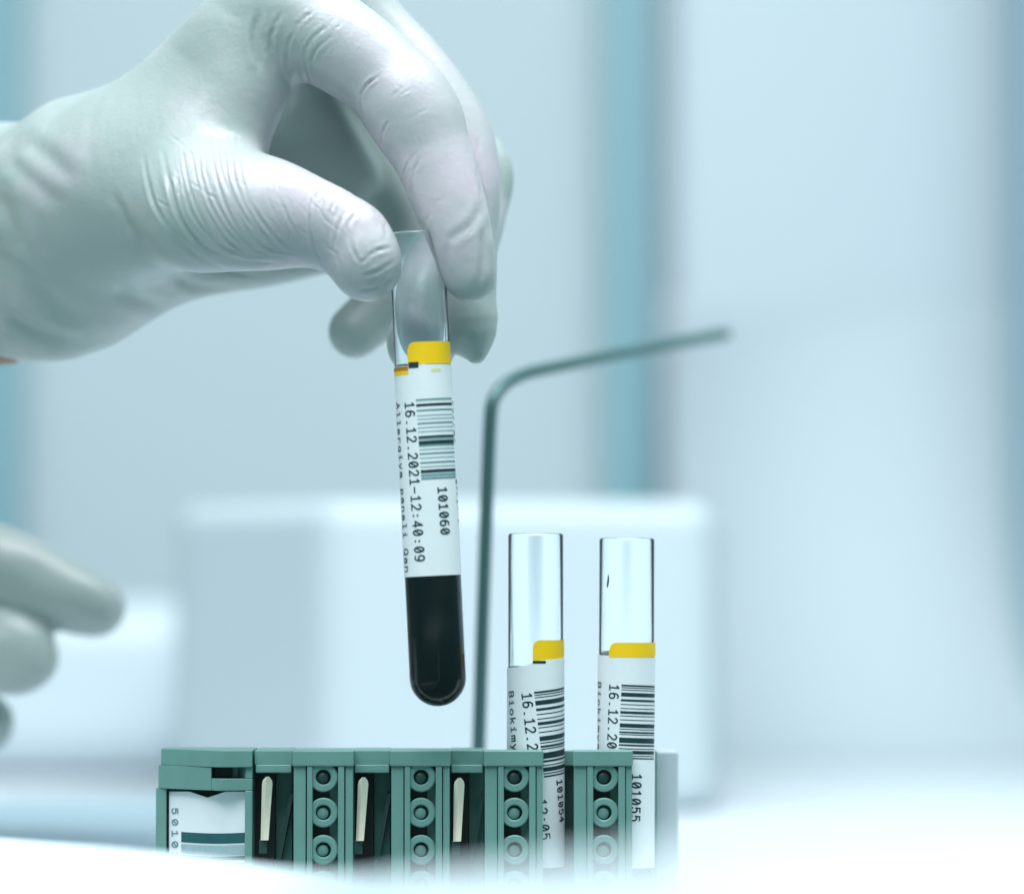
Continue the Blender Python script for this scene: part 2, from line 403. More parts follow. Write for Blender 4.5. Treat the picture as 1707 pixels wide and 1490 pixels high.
def paper(L, Y, a0, a1, top, bot, parent, off=0.00012, th=0.0001, n=80):
    """paper wrap between angles (radians), top/bottom as functions of angle in px"""
    u = K * (D + Y); v, f = [], []
    for i in range(n + 1):
        a = a0 + (a1 - a0) * i / n
        for r, t in ((RT + off, top(a)), (RT + off, bot(a)), (RT + off - th, bot(a)), (RT + off - th, top(a))):
            v.append((r * math.sin(a), -r * math.cos(a), L - t * u))
    for i in range(n):
        for k in range(4):
            l = (k + 1) % 4; f.append((i*4+k, i*4+l, i*4+4+l, i*4+4+k))
    f += [(0, 1, 2, 3)[::-1], tuple(n*4 + k for k in range(4))]
    return obj('paper_label', v, f, M['paper'], parent)
def tab(L, Y, s0, s1, t0, t1, r, m, parent, off, name='yellow_tab'):
    quads = []; n = 30
    for i in range(n):
        a, b = s0 + (s1-s0)*i/n, s0 + (s1-s0)*(i+1)/n
        def tp(s):
            d = s - s0
            return t0 + (r - math.sqrt(max(r*r - (r-d)**2, 0)) if d < r else 0)
        quads.append([(a, tp(a)), (b, tp(b)), (b, t1), (a, t1)])
    return sheet(name, quads, L, Y, off, m, parent, 0)
def bars(lst, total, s0, s1, t0, s_o, t_o, rot):
    q = []; t = t0; sc = total / sum(w for w, _ in lst); out = {0: [], 1: [], 2: []}
    for w, k in lst:
        if k is not None: out[k] += rect_quads(s0, s1, t, t + w*sc, s_o, t_o, rot)
        t += w * sc
    return out
# lists of (width, ink): ink None = gap, 0 black, 1 grey, 2 faint
HELD = [(3,1),(2,2),(6,None),(6,0),(7,None),(4,1),(8,None),(3,2),(5,None),(3,2),(6,None),(4,1),(6,None),(3,2),(6,None),(3,2),(8,None),
        (5,0),(4,1),(2,None),(9,0),(4,1),(5,None),(3,2),(6,None),(4,1),(6,None),(3,2),(7,None),(4,1),(6,None),(3,2),(5,None),(7,0),(4,2),(4,1),(3,2),(4,1)]
RACK = [(4,0),(2,None),(2,0),(3,None),(2,0),(5,None),(9,0),(6,None),(5,0),(6,None),(2,0),(7,None),(2,0),(5,None),(6,0),(4,None),(2,0),(7,None),(2,0),(7,None),
        (9,0),(3,None),(2,0),(4,None),(4,0),(2,None),(2,0),(6,None),(12,0),(3,None),(4,0),(5,None),(2,0),(3,None),(8,0),(3,None),(2,0),(3,None),(3,0)]

# --- the tube held between the fingers
held, L, Y = make_tube(-0.016, (694, 388), (732, 1177),
    'tall glass test tube of dark blood held between gloved thumb and finger')
tp0 = 222
lab = paper(L, Y, R(-176), R(176), lambda a: tp0 + 2 + (14 if a < R(-36) else 14 * max(0, 1 - (a - R(-36)) / R(3)) if a < R(-33) else 0) * 0, lambda a: tp0 + 352, held)
S = lambda x, y: (math.asin(max(-1, min(1, (x - (694 + 38*(y-388)/789)) / 49.0))) * 46.9)
tab(L, Y, -24, 66, 186, 223, 13, M['yellow'], held, .00016)
sheet('black_mark', rect_quads(-23, -6, 219, 229, n=4), L, Y, .00018, M['ink'], held)
sheet('orange_mark', rect_quads(-70, -24, 225, 232, n=8), L, Y, .00017, M['orange'], held)
sheet('yellow_mark', rect_quads(-70, -24, 232.5, 239, n=8), L, Y, .00017, M['yellow'], held)
sheet('yellow_mark', rect_quads(14, 32, 231, 236, n=4), L, Y, .00017, mat('faded_yellow_tape', (.85,.75,.35), .6), held)
rot = -R(1.2)
B = bars(HELD, 134, -13, 58, 281, -13, 281, rot)
for k, m_ in ((0, 'ink'), (1, 'ink_grey'), (2, 'ink_faint')):
    sheet('barcode', B[k], L, Y, .00017, M[m_], lab, 0)
txt = []
txt += text_quads('16.12.2021-12:40:09', -33.5, 285, 16.5, 14.1, 2.6, rot=rot)
txt += text_quads('101060', 16.5, 428, 15.5, 13.7, 2.6, rot=rot)
sheet('printed_text', txt, L, Y, .00018, M['ink'], lab, 1e-7)
txt = text_quads('Allergiya paneli Qan', -63, 284, 14, 14.3, 2.3, rot=rot)
txt += text_quads('/v//m/', 60, 284, 12, 12.5, 1.8, rot=rot) + text_quads('a//i- /', 60, 415, 12, 11, 1.5, rot=rot)
sheet('printed_text', txt, L, Y, .00018, M['ink'], lab, 1e-7)
# blood column filling the lower half of the tube
ri = RT - 0.00004; u = K * (D + Y); prof = []
for i in range(17): t = R(-90 + 90*i/16); prof.append((max(ri*math.cos(t), 0), RT + ri*math.sin(t)))
zt = L - (tp0 + 300) * u
prof += [(ri, zt), (ri - .0012, zt - .0004), (0, zt - .0004)]
lathe('blood', prof, M['blood'], held, 96)

# --- the two tubes standing in the rack
r1, L, Y = make_tube(0.005, (893, 889), (893, 1462), 'left of the two rack tubes, its barcode label stuck on askew', 'sample tubes standing in the rack')
lab = paper(L, Y, R(-175), R(176), lambda a: 214 + 8 * (1 / (1 + math.exp((math.degrees(a) + 10) / 6))) + (math.degrees(a) + 50) * -0.06 , lambda a: 552, r1, off=.00028)
rot = -R(6.5)
tab(L, Y, -5, 70, 177, 212, 12, M['yellow'], r1, .00022)
sheet('black_mark', rect_quads(-5, 16, 211, 215.5, n=4), L, Y, .00034, M['ink'], r1)
B = bars(RACK, 142, -3, 64, 262, -3, 262, rot)
sheet('barcode', B[0], L, Y, .00032, M['ink'], lab, 0)
txt = text_quads('16.12.2021', -23, 265, 15.5, 14.0, 2.5, rot=rot)
txt += text_quads('Biokimya', -54, 262, 13, 14.6, 2.4, rot=rot)
txt += text_quads('101054', 37, 408, 14.5, 12.3, 2.5, rot=rot)
txt += text_quads('12:05', 1, 440, 15, 14.0, 2.3, rot=rot)
sheet('printed_text', txt, L, Y, .00033, M['ink'], lab, 1e-7)

r2, L, Y = make_tube(0.006, (1045, 897), (1043, 1462), 'right of the two rack tubes, straight label and small dark droplet on its clear glass', 'sample tubes standing in the rack')
lab = paper(L, Y, R(-175), R(176), lambda a: 196 + 2 * math.sin(a), lambda a: 545, r2, off=.00028)
rot = R(2.3)
tab(L, Y, -31, 70, 173, 197.5, 14, M['yellow'], r2, .00032)
B = bars(RACK, 122, -9, 62, 242, -9, 242, rot)
sheet('barcode', B[0], L, Y, .00032, M['ink'], lab, 0)
txt = text_quads('16.12.2021', -29, 242, 15.5, 13.6, 2.4, rot=rot)
txt += text_quads('Biokimya', -63, 238, 13, 14.6, 2.3, rot=rot)
txt += text_quads('101055', 8.5, 389, 15.5, 13.6, 2.6, rot=rot)
sheet('printed_text', txt, L, Y, .00033, M['ink'], lab, 1e-7)
# droplet on the glass
q = []
cr = [(-37, 83, .8), (-35.5, 76, 2.2), (-34.6, 70, 2.0), (-34.4, 65, 1.5), (-34.8, 61, .8)]
for (sa, ta, wa), (sb, tb, wb) in zip(cr[:-1], cr[1:]): q.append([(sa - wa, ta), (sa + wa, ta), (sb + wb, tb), (sb - wb, tb)])
sheet('droplet', q, L, Y, .00005, M['ink'], r2, 0)

# ------------------------------------------------------------------ the green rack
rack = empty('tube_rack', (P(700, 1500, 0).x, 0.006, deck_z))
tag(rack, 'grey-green plastic sample rack with ringed posts and spring clips', 'tube rack')
zb = P(0, 1500, 0).z
def rbuild(mb, name, m, bev=0.0, parent=rack):
    o = mb.build(name, M[m]); local(o, rack)
    if bev: bevel(o, bev, 2)
    return o
YF = -0.0095                          # front faces of the posts
posts = [(487, 590), (650, 751), (806, 906), (955, 1055)]
for i, (x0, x1) in enumerate(posts):
    yf = YF + 0.0006 * i
    xa = x0 + 2
    yk = .006 if i < 2 else -.0022
    rx0, rx1 = x0 + 34, x0 + 76      # recess with the rings
    mb = MB()
    # two flanges, each with a fine groove
    mb.pbox(xa, xa + 21, 1277, 1530, yf + .0008, yk)
    mb.pbox(xa + 22.2, rx0, 1277, 1530, yf + .0003, yk)
    mb.pbox(rx1, rx1 + 11, 1277, 1530, yf + .0003, yk)
    mb.pbox(rx1 + 12.2, x1 - 1.5, 1277, 1530, yf + .0008, yk)
    mb.pbox(rx0 - .5, rx1 + .5, 1277, 1530, yf + .0046, yf + .0054)
    post = rbuild(mb, 'post', 'green', .00018)
    mb = MB(); mb.pbox(x0, x1, 1250.5, 1277, yf, yk + .0004)
    cp = mb.build('cap', M['green'], post); bevel(cp, .00035, 3)
    for cy in (1295, 1354, 1416, 1476):
        c = P(x0 + 52, cy, yf + .001)
        mb = MB(); mb.ring((c.x, c.z), pxm(12.5, yf), pxm(24.5, yf), yf + .0009, yf + .0052, 56)
        rg = mb.build('ring_boss', M['green'], post)
        # sunken pin inside the ring
        v, f = [], []
        n = 24; r = pxm(10.0, yf)
        for rr, yy in ((r, yf + .0048), (r, yf + .0020), (r * .8, yf + .0017)):
            for k in range(n): v.append((c.x + pxm(-1.5, yf) + rr*math.cos(2*math.pi*k/n), yy, c.z - pxm(1.5, yf) + rr*math.sin(2*math.pi*k/n)))
        for a_ in range(2):
            for k in range(n): l = (k+1) % n; f.append((a_*n+k, a_*n+l, (a_+1)*n+l, (a_+1)*n+k))
        f.append(tuple(2*n + k for k in range(n)))
        pn = obj('pin', v, f, M['green'] if cy > 1300 else M['green_dark'], post, True)  # top pin darkened for the shade under the cap
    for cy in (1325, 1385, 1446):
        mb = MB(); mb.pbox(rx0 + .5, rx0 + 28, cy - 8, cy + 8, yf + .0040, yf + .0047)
        mb.build('gap', M['black'], post)  # black slab stands in for the shade between two rings
# top rails and slot backs
slots = [(425, 487), (590, 650), (751, 806), (906, 955), (1055, 1092)]
for i, (x0, x1) in enumerate(slots):
    mb = MB()
    if i < 3:
        mb.pbox(x0 - 1, x1 + 1, 1250, 1275, -.0055, .0105)
        mb.pbox(x0 + 1, x1 - 1, 1274, 1288, -.0062, -.0042)
    else:
        mb.pbox(x0 - 3, x1 + 3, 1251, 1276, .0095, .0125)
    rbuild(mb, 'rail', 'green', .0003)
mb = MB(); mb.pbox(418, 1092, 1252, 1530, .0128, .0145); rbuild(mb, 'back_panel', 'green_dark')  # coloured dark for the shade inside the rack
for i, (x0, x1) in enumerate(slots[:3]):
    w = x1 - x0
    mb = MB(); mb.pbox(x0 - 2, x0 + w * .54, 1276, 1530, .0016, .0120); rbuild(mb, 'slot_shade', 'black')  # black block put in for the unlit half of the slot
    mb = MB()                                                             # dark sliver standing in for the slanted shadow in the slot
    a_, b_ = P(x1 - 1, 1322, -.001), P(x0 + w * .62, 1440, -.001)
    t_ = Vector((.0005, 0, 0)); q = [a_ - t_, a_ + t_, b_ + t_, b_ - t_]
    mb.add(q + [p + Vector((0, .006, 0)) for p in q], [(3,2,1,0), (4,5,6,7), (0,1,5,4), (1,2,6,5), (2,3,7,6), (3,0,4,7)])
    rbuild(mb, 'slot_shadow_sliver', 'green_dark')
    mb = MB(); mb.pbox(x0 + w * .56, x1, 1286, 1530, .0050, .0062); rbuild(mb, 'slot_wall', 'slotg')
# spring clips
for x0, x1, top_y in ((444, 439, 1294), (604, 598, 1295), (764, 760, 1296)):
    mb = MB(); N = 18; v = []; f = []
    bot = top_y + 106
    for k in range(N + 1):
        t = k / N; w = 9.0 if t > .12 else 9.0 * math.sqrt(max(0.08, 1 - ((.12 - t) / .12)**2))
        w *= 1 - .28 * t
        x = x0 + 2 + (x1 - x0) * t; y = top_y + (bot - top_y) * t
        dep = -.0088 + .0016 * math.sin(t * 2.8)
        v += [P(x - w, y, dep + .0006), P(x - w * .25, y, dep), P(x + w, y, dep + .0002), P(x + w, y, dep + .0010), P(x - w, y, dep + .0012)]
    for k in range(N):
        for j in range(5): l = (j+1) % 5; f.append((k*5+j, k*5+l, k*5+5+l, k*5+5+j))
    f += [(0,1,2,3,4), tuple(N*5 + j for j in (4,3,2,1,0))]
    mb.add(v, f); rbuild(mb, 'spring_clip', 'clip')
    mb = MB(); mb.pbox(x1 - 7, x1 + 6, bot - 1, bot + 22, -.0070, -.0058); rbuild(mb, 'clip_foot', 'green_dark')

# end block on the left: two faces meeting at a soft corner
def plan_prism(pts, z0, z1):
    n = len(pts); v = [(x, y, z0) for x, y in pts] + [(x, y, z1) for x, y in pts]
    return v, [tuple(range(n))[::-1], tuple(range(n, 2*n))] + [(i, (i+1) % n, n+(i+1) % n, n+i) for i in range(n)]
zt_, zc_, zl_ = P(0, 1250, -.006).z, P(0, 1278, -.006).z, P(0, 1317, -.006).z
eb = MB()
A0, A1, A2 = P(273, 0, .004), P(372, 0, -.0085), P(424, 0, -.0075)
def ly(x): return A0.y + (A1.y - A0.y) * (x - A0.x) / (A1.x - A0.x) if x < A1.x else A1.y + (A2.y - A1.y) * (x - A1.x) / (A2.x - A1.x)
eb.add(*plan_prism([(A0.x, A0.y), (A1.x, A1.y), (A2.x, A2.y), (A2.x, .012), (A0.x, .012)], zc_, zt_))     # cap
a0 = A0.x - .0006
nx0, nx1 = P(356, 0, -.007).x, P(398, 0, -.007).x
zn = P(0, 1297, -.006).z
eb.add(*plan_prism([(a0, A0.y), (nx0, ly(nx0) + .0004), (nx0, .012), (a0, .012)], zl_, zc_))
eb.add(*plan_prism([(nx0, ly(nx0) + .006), (nx1, ly(nx1) + .006), (nx1, .012), (nx0, .012)], zn, zc_))
eb.add(*plan_prism([(nx1, ly(nx1) + .006), (nx1 + .0022, ly(nx1+.0022) + .0008), (A2.x, A2.y + .0008), (A2.x, .012), (nx1, .012)], zn, zc_))
eb.add(*plan_prism([(nx0, ly(nx0) + .0004), (A1.x, A1.y + .0006), (A2.x, A2.y + .0008), (A2.x, .012), (nx0, .012)], zl_, zn))
xl0, xl1 = P(280, 0, 0).x, P(412, 0, -.007).x
eb.add(*plan_prism([(a0 - .0006, A0.y + .0002), (xl0, A0.y - .0006), (xl0, .012), (a0 - .0006, .012)], zb, zl_))
eb.add(*plan_prism([(xl1, A2.y + .0004), (A2.x, A2.y + .0006), (A2.x, .012), (xl1, .012)], zb, zl_))
eb.add(*plan_prism([(xl0, .0085), (A1.x - .004, .0075), (xl1, .0065), (xl1, .012), (xl0, .012)], zb, zl_))
rbuild(eb, 'end_block', 'green', .0002)
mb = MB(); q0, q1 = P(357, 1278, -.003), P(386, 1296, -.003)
mb.box((q0.x, ly(q0.x) + .0045, q1.z), (q1.x, ly(q1.x) + .0057, q0.z)); rbuild(mb, 'notch_shade', 'black')  # black slab stands in for the shade inside the notch
# curved paper label on the end block
def lab_pt(px, py, off=0.0):
    t = (px - 280) / 132.0
    return P(px, py, 0.0045 - .0095 * t - .002 * math.sin(math.pi * t) - off)
v, f = [], []; n = 40
def ltop(px):
    base = 1319 + 10 * max(0, 1 - abs(px - 346) / 30.0)
    return base + (5 - math.sqrt(max(25 - (px - 407)**2, 0)) if px > 407 else 0)
for i in range(n + 1):
    px = 282 + (410 - 282) * i / n
    v += [lab_pt(px, ltop(px)), lab_pt(px, 1500), lab_pt(px, 1500, -.0003), lab_pt(px, ltop(px), -.0003)]
for i in range(n):
    for k in range(4): l = (k+1) % 4; f.append((i*4+k, i*4+l, i*4+4+l, i*4+4+k))
f += [(3, 2, 1, 0), tuple(n*4 + k for k in range(4))]
rl = local(obj('rack_label', v, f, M['paper'], None), rack)
def lab_bar(name, px0, px1, y0, y1, m):
    v, f = [], []
    for i in range(21):
        px = px0 + (px1 - px0) * i / 20; sag = 2.0 * math.sin(math.pi * i / 20) + 1.2 * i / 20
        v += [lab_pt(px, y0 + sag, .00012), lab_pt(px, y1 + sag, .00012)]
    f = [(i*2, i*2+1, i*2+3, i*2+2) for i in range(20)]
    obj(name, v, f, M[m], rl)
lab_bar('barcode', 302, 409, 1386, 1403, 'ink_teal')
lab_bar('barcode', 302, 409, 1406, 1422, 'ink_faint')
lab_bar('barcode', 302, 409, 1424.5, 1431, 'ink_teal')
lab_bar('barcode', 302, 409, 1436, 1449, 'ink_teal')
tq = text_quads('50103', 287, 1346, 9, 18.5, 2.2, width=11)
v, f = [], []
for i, q in enumerate(tq):
    nn = len(v); v += [lab_pt(s_, t_, .00012 + (i % 40) * 3e-7) for s_, t_ in q]; f.append(tuple(range(nn, nn+4)))
obj('printed_text', v, f, M['ink_grey'], rl)
# right end of the rack, turned away, white foreground haze put into its pale colour
mb = MB(); mb.pbox(1092, 1131, 1252, 1530, .020, .034); rbuild(mb, 'end_cap', 'housing', .0006)
mb = MB(); mb.pbox(1086, 1096, 1252, 1530, .010, .020); rbuild(mb, 'end_wall', 'green', .0003)
mb = MB(); mb.box((P(268, 0, 0).x, .002, deck_z + .0002), (P(1110, 0, 0).x, .013, zb + .0006)); rbuild(mb, 'base', 'green')

# ------------------------------------------------------------------ gloved hands: one continuous surface each
def surface_nets(F, org, h):
    nx, ny, nz = F.shape; ins = F < 0
    cid = lambda i, j, k: (i * (ny-1) + j) * (nz-1) + k
    C = (nx-1) * (ny-1) * (nz-1)
    acc = np.zeros((C, 3)); cnt = np.zeros(C); quads = []
    for ax in range(3):
        sl0 = [slice(None)]*3; sl1 = [slice(None)]*3; sl0[ax] = slice(0, -1); sl1[ax] = slice(1, None)
        a, b = ins[tuple(sl0)], ins[tuple(sl1)]
        idx = np.argwhere(a != b)
        o1, o2 = [(1, 2), (2, 0), (0, 1)][ax]
        ok = (idx[:, o1] > 0) & (idx[:, o2] > 0) & (idx[:, o1] < F.shape[o1]-1) & (idx[:, o2] < F.shape[o2]-1)
        idx = idx[ok]
        i0 = idx.copy(); i1 = idx.copy(); i1[:, ax] += 1
        f0 = F[tuple(i0.T)]; f1 = F[tuple(i1.T)]; t = f0 / (f0 - f1)
        p = i0.astype(float); p[:, ax] += t
        cells = []
        for d1, d2 in ((0, 0), (-1, 0), (-1, -1), (0, -1)):
            c = idx.copy(); c[:, o1] += d1; c[:, o2] += d2
            ci = cid(c[:, 0], c[:, 1], c[:, 2]); cells.append(ci)
            for q in range(3): acc[:, q] += np.bincount(ci, weights=p[:, q], minlength=C)
            cnt += np.bincount(ci, minlength=C)
        q = np.stack(cells, 1); flip = f0 < 0
        q[~flip] = q[~flip][:, ::-1]
        quads.append(q)
    quads = np.concatenate(quads); used = np.where(cnt > 0)[0]
    remap = -np.ones(C, dtype=np.int64); remap[used] = np.arange(len(used))
    V = acc[used] / cnt[used][:, None] * h + np.array(org)
    return V, remap[quads]
def crom(nodes, sub=7):
    N = np.array(nodes, float); out = []
    P_ = np.vstack([2*N[0]-N[1], N, 2*N[-1]-N[-2]])
    for i in range(1, len(P_) - 2):
        for k in range(sub):
            t = k / sub; a, b, c, d = P_[i-1], P_[i], P_[i+1], P_[i+2]
            out.append(.5 * (2*b + (c-a)*t + (2*a-5*b+4*c-d)*t*t + (-a+3*b-3*c+d)*t**3))
    out.append(N[-1]); return np.array(out)
def smin(a, b, k):
    if k <= 0: return np.minimum(a, b)
    h = np.clip(.5 + .5 * (b - a) / k, 0, 1)
    return b * (1-h) + a * h - k * h * (1-h)
class Hand:
    def __init__(s, lo, hi, h):
        s.h = h; s.lo = np.array(lo, np.float32)
        ax = [np.arange(lo[i], hi[i], h, dtype=np.float32) for i in range(3)]
        s.ax = ax; s.shape = tuple(len(a) for a in ax)
    def stroke(s, nodes, fy=1.0, sub=7):
        """nodes: (px, py, depth mm, radius px). returns the distance field in mm"""
        F = np.full(s.shape, 40.0, np.float32)
        pts = crom(nodes, sub)
        mm = []
        for px, py, yy, r in pts:
            p = P(px, py, yy / 1000); mm.append((p.x*1000, p.y*1000, p.z*1000, pxm(r, yy/1000)*1000))
        mm = np.array(mm)
        for a, b in zip(mm[:-1], mm[1:]):
            m = max(a[3], b[3]) * 1.0 + 16
            rng_ = []
            for q in range(3):
                w = m * (max(fy, 1) if q == 1 else 1)
                l, u_ = np.searchsorted(s.ax[q], [min(a[q], b[q]) - w, max(a[q], b[q]) + w]); rng_.append(slice(l, u_))
            X = s.ax[0][rng_[0]][:, None, None]; Yy = s.ax[1][rng_[1]][None, :, None]; Z = s.ax[2][rng_[2]][None, None, :]
            if X.size == 0 or Yy.size == 0 or Z.size == 0: continue
            dx, dy, dz = b[0]-a[0], (b[1]-a[1])/fy, b[2]-a[2]
            L2 = dx*dx + dy*dy + dz*dz + 1e-9
            px_, py_, pz_ = X - a[0], (Yy - a[1]) / fy, Z - a[2]
            t = np.clip((px_*dx + py_*dy + pz_*dz) / L2, 0, 1)
            d = np.sqrt((px_-t*dx)**2 + (py_-t*dy)**2 + (pz_-t*dz)**2) - (a[3] + (b[3]-a[3]) * t)
            sub_ = F[rng_[0], rng_[1], rng_[2]]; np.minimum(sub_, d.astype(np.float32), out=sub_)
        return F
    def mesh(s, F):
        return surface_nets(F, s.lo, s.h)
def poly_dist(px, py, line):
    """distance in px from points to a polyline, and position along it 0..1"""
    best = np.full(px.shape, 1e9); along = np.zeros(px.shape); n = len(line) - 1
    for i in range(n):
        ax_, ay = line[i]; bx_, by = line[i+1]; dx, dy = bx_-ax_, by-ay; L2 = dx*dx+dy*dy+1e-9
        t = np.clip(((px-ax_)*dx + (py-ay)*dy)/L2, 0, 1)
        d = np.hypot(px-ax_-t*dx, py-ay-t*dy); m = d < best
        best[m] = d[m]; along[m] = (i + t[m]) / n
    return best, along
def finish_hand(name, V, Q, parent, creases, tints, levels=1, lumps=True):
    me = bpy.data.meshes.new(name); me.from_pydata((V/1000).tolist(), [], Q.tolist()); me.update()
    tmp = bpy.data.objects.new('tmp', me); COL.objects.link(tmp)
    sm = tmp.modifiers.new('s', 'SMOOTH'); sm.factor = .5; sm.iterations = 3
    if levels: ss = tmp.modifiers.new('u', 'SUBSURF'); ss.levels = levels
    dg = bpy.context.evaluated_depsgraph_get(); dg.update()
    me2 = bpy.data.meshes.new_from_object(tmp.evaluated_get(dg)); bpy.data.objects.remove(tmp)
    n = len(me2.vertices); co = np.empty(n*3, np.float32); me2.vertices.foreach_get('co', co); co = co.reshape(-1, 3).astype(float)
    no = np.empty(n*3, np.float32); me2.vertices.foreach_get('normal', no); no = no.reshape(-1, 3).astype(float)
    px, py = unproject(co); facing = np.clip(-no[:, 1] * 2.2 + .35, 0, 1)
    disp = np.zeros(n)
    if lumps:
        for _ in range(26):          # loose rubber: gentle irregular swellings
            w = rng.normal(size=3) * rng.uniform(60, 190); ph = rng.uniform(0, 6.28)
            disp += .075 * np.sin(co @ w + ph) * rng.uniform(.3, 1)
        disp *= .5
        loose = np.clip((190 - px) / 190, 0, 1)
        for _ in range(14):
            w = rng.normal(size=3) * rng.uniform(90, 260); disp += loose * .13 * np.sin(co @ w + rng.uniform(0, 6.28))
    for line, amp, wid in creases:
        if wid < 5.5: amp *= .62; wid *= .72
        line = [(a, b) for a, b in crom(line, 5)] if len(line) > 2 else line
        xs = [p[0] for p in line]; ys = [p[1] for p in line]; m = wid * 5 + 3
        sel = (px > min(xs)-m) & (px < max(xs)+m) & (py > min(ys)-m) & (py < max(ys)+m) & (facing > 0)
        d, al = poly_dist(px[sel], py[sel], line)
        taper = np.clip(np.minimum(al, 1-al) * 5 + .05, 0, 1)
        ph1, ph2 = rng.uniform(0, 6.28, 2); wob = .72 + .3 * np.sin(al * 9 + ph1) + .22 * np.sin(al * 23 + ph2)
        if wid < 5.5: taper = taper * np.clip(wob, .15, 1.3)
        disp[sel] += facing[sel] * taper * amp * (-np.exp(-(d/wid)**2) + .55*np.exp(-((d - 2.1*wid)/(1.1*wid))**2))
    co2 = co + no * (disp / 1000)[:, None]
    me2.vertices.foreach_set('co', co2.astype(np.float32).ravel())
    st_ = np.zeros(n)
    for cx, cy, r, a in tints: st_ = np.maximum(st_, a * np.clip(1.3 - np.hypot(px-cx, py-cy)/r, 0, 1))
    st_ *= np.clip((.034 - co[:, 1]) / .02, 0, 1)
    at = me2.attributes.new('stretch', 'FLOAT', 'POINT'); at.data.foreach_set('value', st_.astype(np.float32))
    me2.polygons.foreach_set('use_smooth', [True]*len(me2.polygons)); me2.materials.clear(); me2.materials.append(M['glove'])
    me2.name = name; me2.update()
    o = bpy.data.objects.new(name, me2); COL.objects.link(o); local(o, parent)
    return o

hand = empty('gloved_hand', P(0, 405, .012))
tag(hand, 'left hand in white latex glove lifting the tall blood tube', 'hand')
H = Hand((-168, -48, 18), (6, 125, 176), 0.66)
# ---- palm and wrist
palm = H.stroke([(-420, 452, 66, 150), (-150, 428, 60, 172), (0, 402, 50, 192), (70, 392, 42, 190), (130, 374, 34, 178)], 0.75)
palm = smin(palm, H.stroke([(130, 322, 30, 108), (250, 222, 14, 95), (370, 105, 3, 90), (470, 10, -4, 90)]), 12)
palm = smin(palm, H.stroke([(120, 345, 36, 108), (330, 155, 26, 90), (545, -45, 20, 86)]), 10)
palm = smin(palm, H.stroke([(120, 355, 44, 108), (330, 190, 42, 88), (540, -30, 40, 82)]), 10)
palm = smin(palm, H.stroke([(120, 380, 48, 120), (330, 240, 52, 84), (500, 10, 58, 74)]), 10)
palm = smin(palm, H.stroke([(240, 300, 8, 120), (330, 240, -2, 100), (390, 170, -6, 76), (412, 90, -5, 60)]), 12)
palm = smin(palm, H.stroke([(110, 440, 44, 140), (220, 425, 42, 100), (330, 410, 44, 84), (450, 408, 50, 66), (530, 405, 54, 50)]), 12)
palm = smin(palm, H.stroke([(300, 330, 46, 90), (430, 285, 50, 76), (520, 300, 54, 54)]), 10)
palm = smin(palm, H.stroke([(420, 120, 40, 80), (500, 205, 50, 72), (580, 300, 54, 52)]), 8)
# thenar and thumb
th = H.stroke([(150, 340, 22, 140), (250, 338, 4, 112), (350, 350, -12, 92), (430, 355, -22, 80)])
palm = smin(palm, th, 14)
th = H.stroke([(330, 348, -18, 92), (430, 354, -23, 80), (510, 368, -24, 72), (570, 392, -24, 64), (602, 420, -23, 58), (612, 440, -22, 54)], .95)
th = smin(th, H.stroke([(590, 400, -25, 58), (606, 432, -26, 58), (611, 447, -25, 53)]), 2)
palm = smin(palm, th, 8)
# ---- fingers
index = H.stroke([(455, 15, -4, 86), (545, 62, -8, 82), (630, 122, -10, 76), (690, 190, -12, 72), (722, 262, -14, 67), (750, 340, -16, 61),
                  (768, 400, -17, 55), (780, 450, -17, 47), (786, 466, -17, 40)])
index = smin(index, H.stroke([(680, 178, -12, 72), (692, 200, -12, 72)]), 4)
middle = H.stroke([(545, -45, 18, 84), (610, 40, 17, 66), (690, 125, 16, 64), (757, 222, 14, 62), (778, 310, 11, 56), (779, 400, 9, 52),
                   (778, 490, 7, 49), (776, 545, 6, 43)])
middle = smin(middle, H.stroke([(786, 540, 5, 34), (795, 592, 4, 12)]), 5)
ring = H.stroke([(530, 0, 40, 84), (610, 110, 42, 64), (700, 215, 42, 58), (798, 275, 38, 52), (795, 350, 33, 50), (765, 440, 18, 54), (724, 510, 10, 58), (702, 572, 6, 58)])
pinky = H.stroke([(490, 50, 56, 74), (560, 190, 62, 60), (640, 310, 64, 52), (690, 390, 62, 48), (684, 455, 56, 46), (640, 510, 48, 48), (592, 553, 42, 46)])
F1 = smin(palm, index, 5); F2 = smin(palm, middle, 4); F3 = smin(palm, ring, 4); F4 = smin(palm, pinky, 4)
F = np.minimum(F1, smin(F2, smin(F3, F4, 1), 1.0))
V, Q = H.mesh(F)
cr = []
base0 = [(271, 250), (281, 298), (299, 361), (337, 412), (395, 436), (470, 440)]
base1 = [(392, 218), (404, 300), (428, 352), (452, 388), (480, 410), (500, 420)]
cr.append(([(239, 255), (246, 300), (260, 347), (290, 392), (334, 431), (394, 456), (450, 462)], .5, 4.5))
cr.append((base0, .85, 5))
for i in range(1, 12):
    t = i / 11; j = rng.uniform(-3, 3, size=(6, 2))
    ln = [((1-t)*a[0] + t*b[0] + q[0], (1-t)*a[1] + t*b[1] + q[1]) for a, b, q in zip(base0, base1, j)]
    cut = rng.integers(0, 2); ln = ln[cut:] if rng.random() < .5 else ln[:6-cut]
    cr.append((ln, rng.uniform(.22, .48), rng.uniform(2.6, 4)))
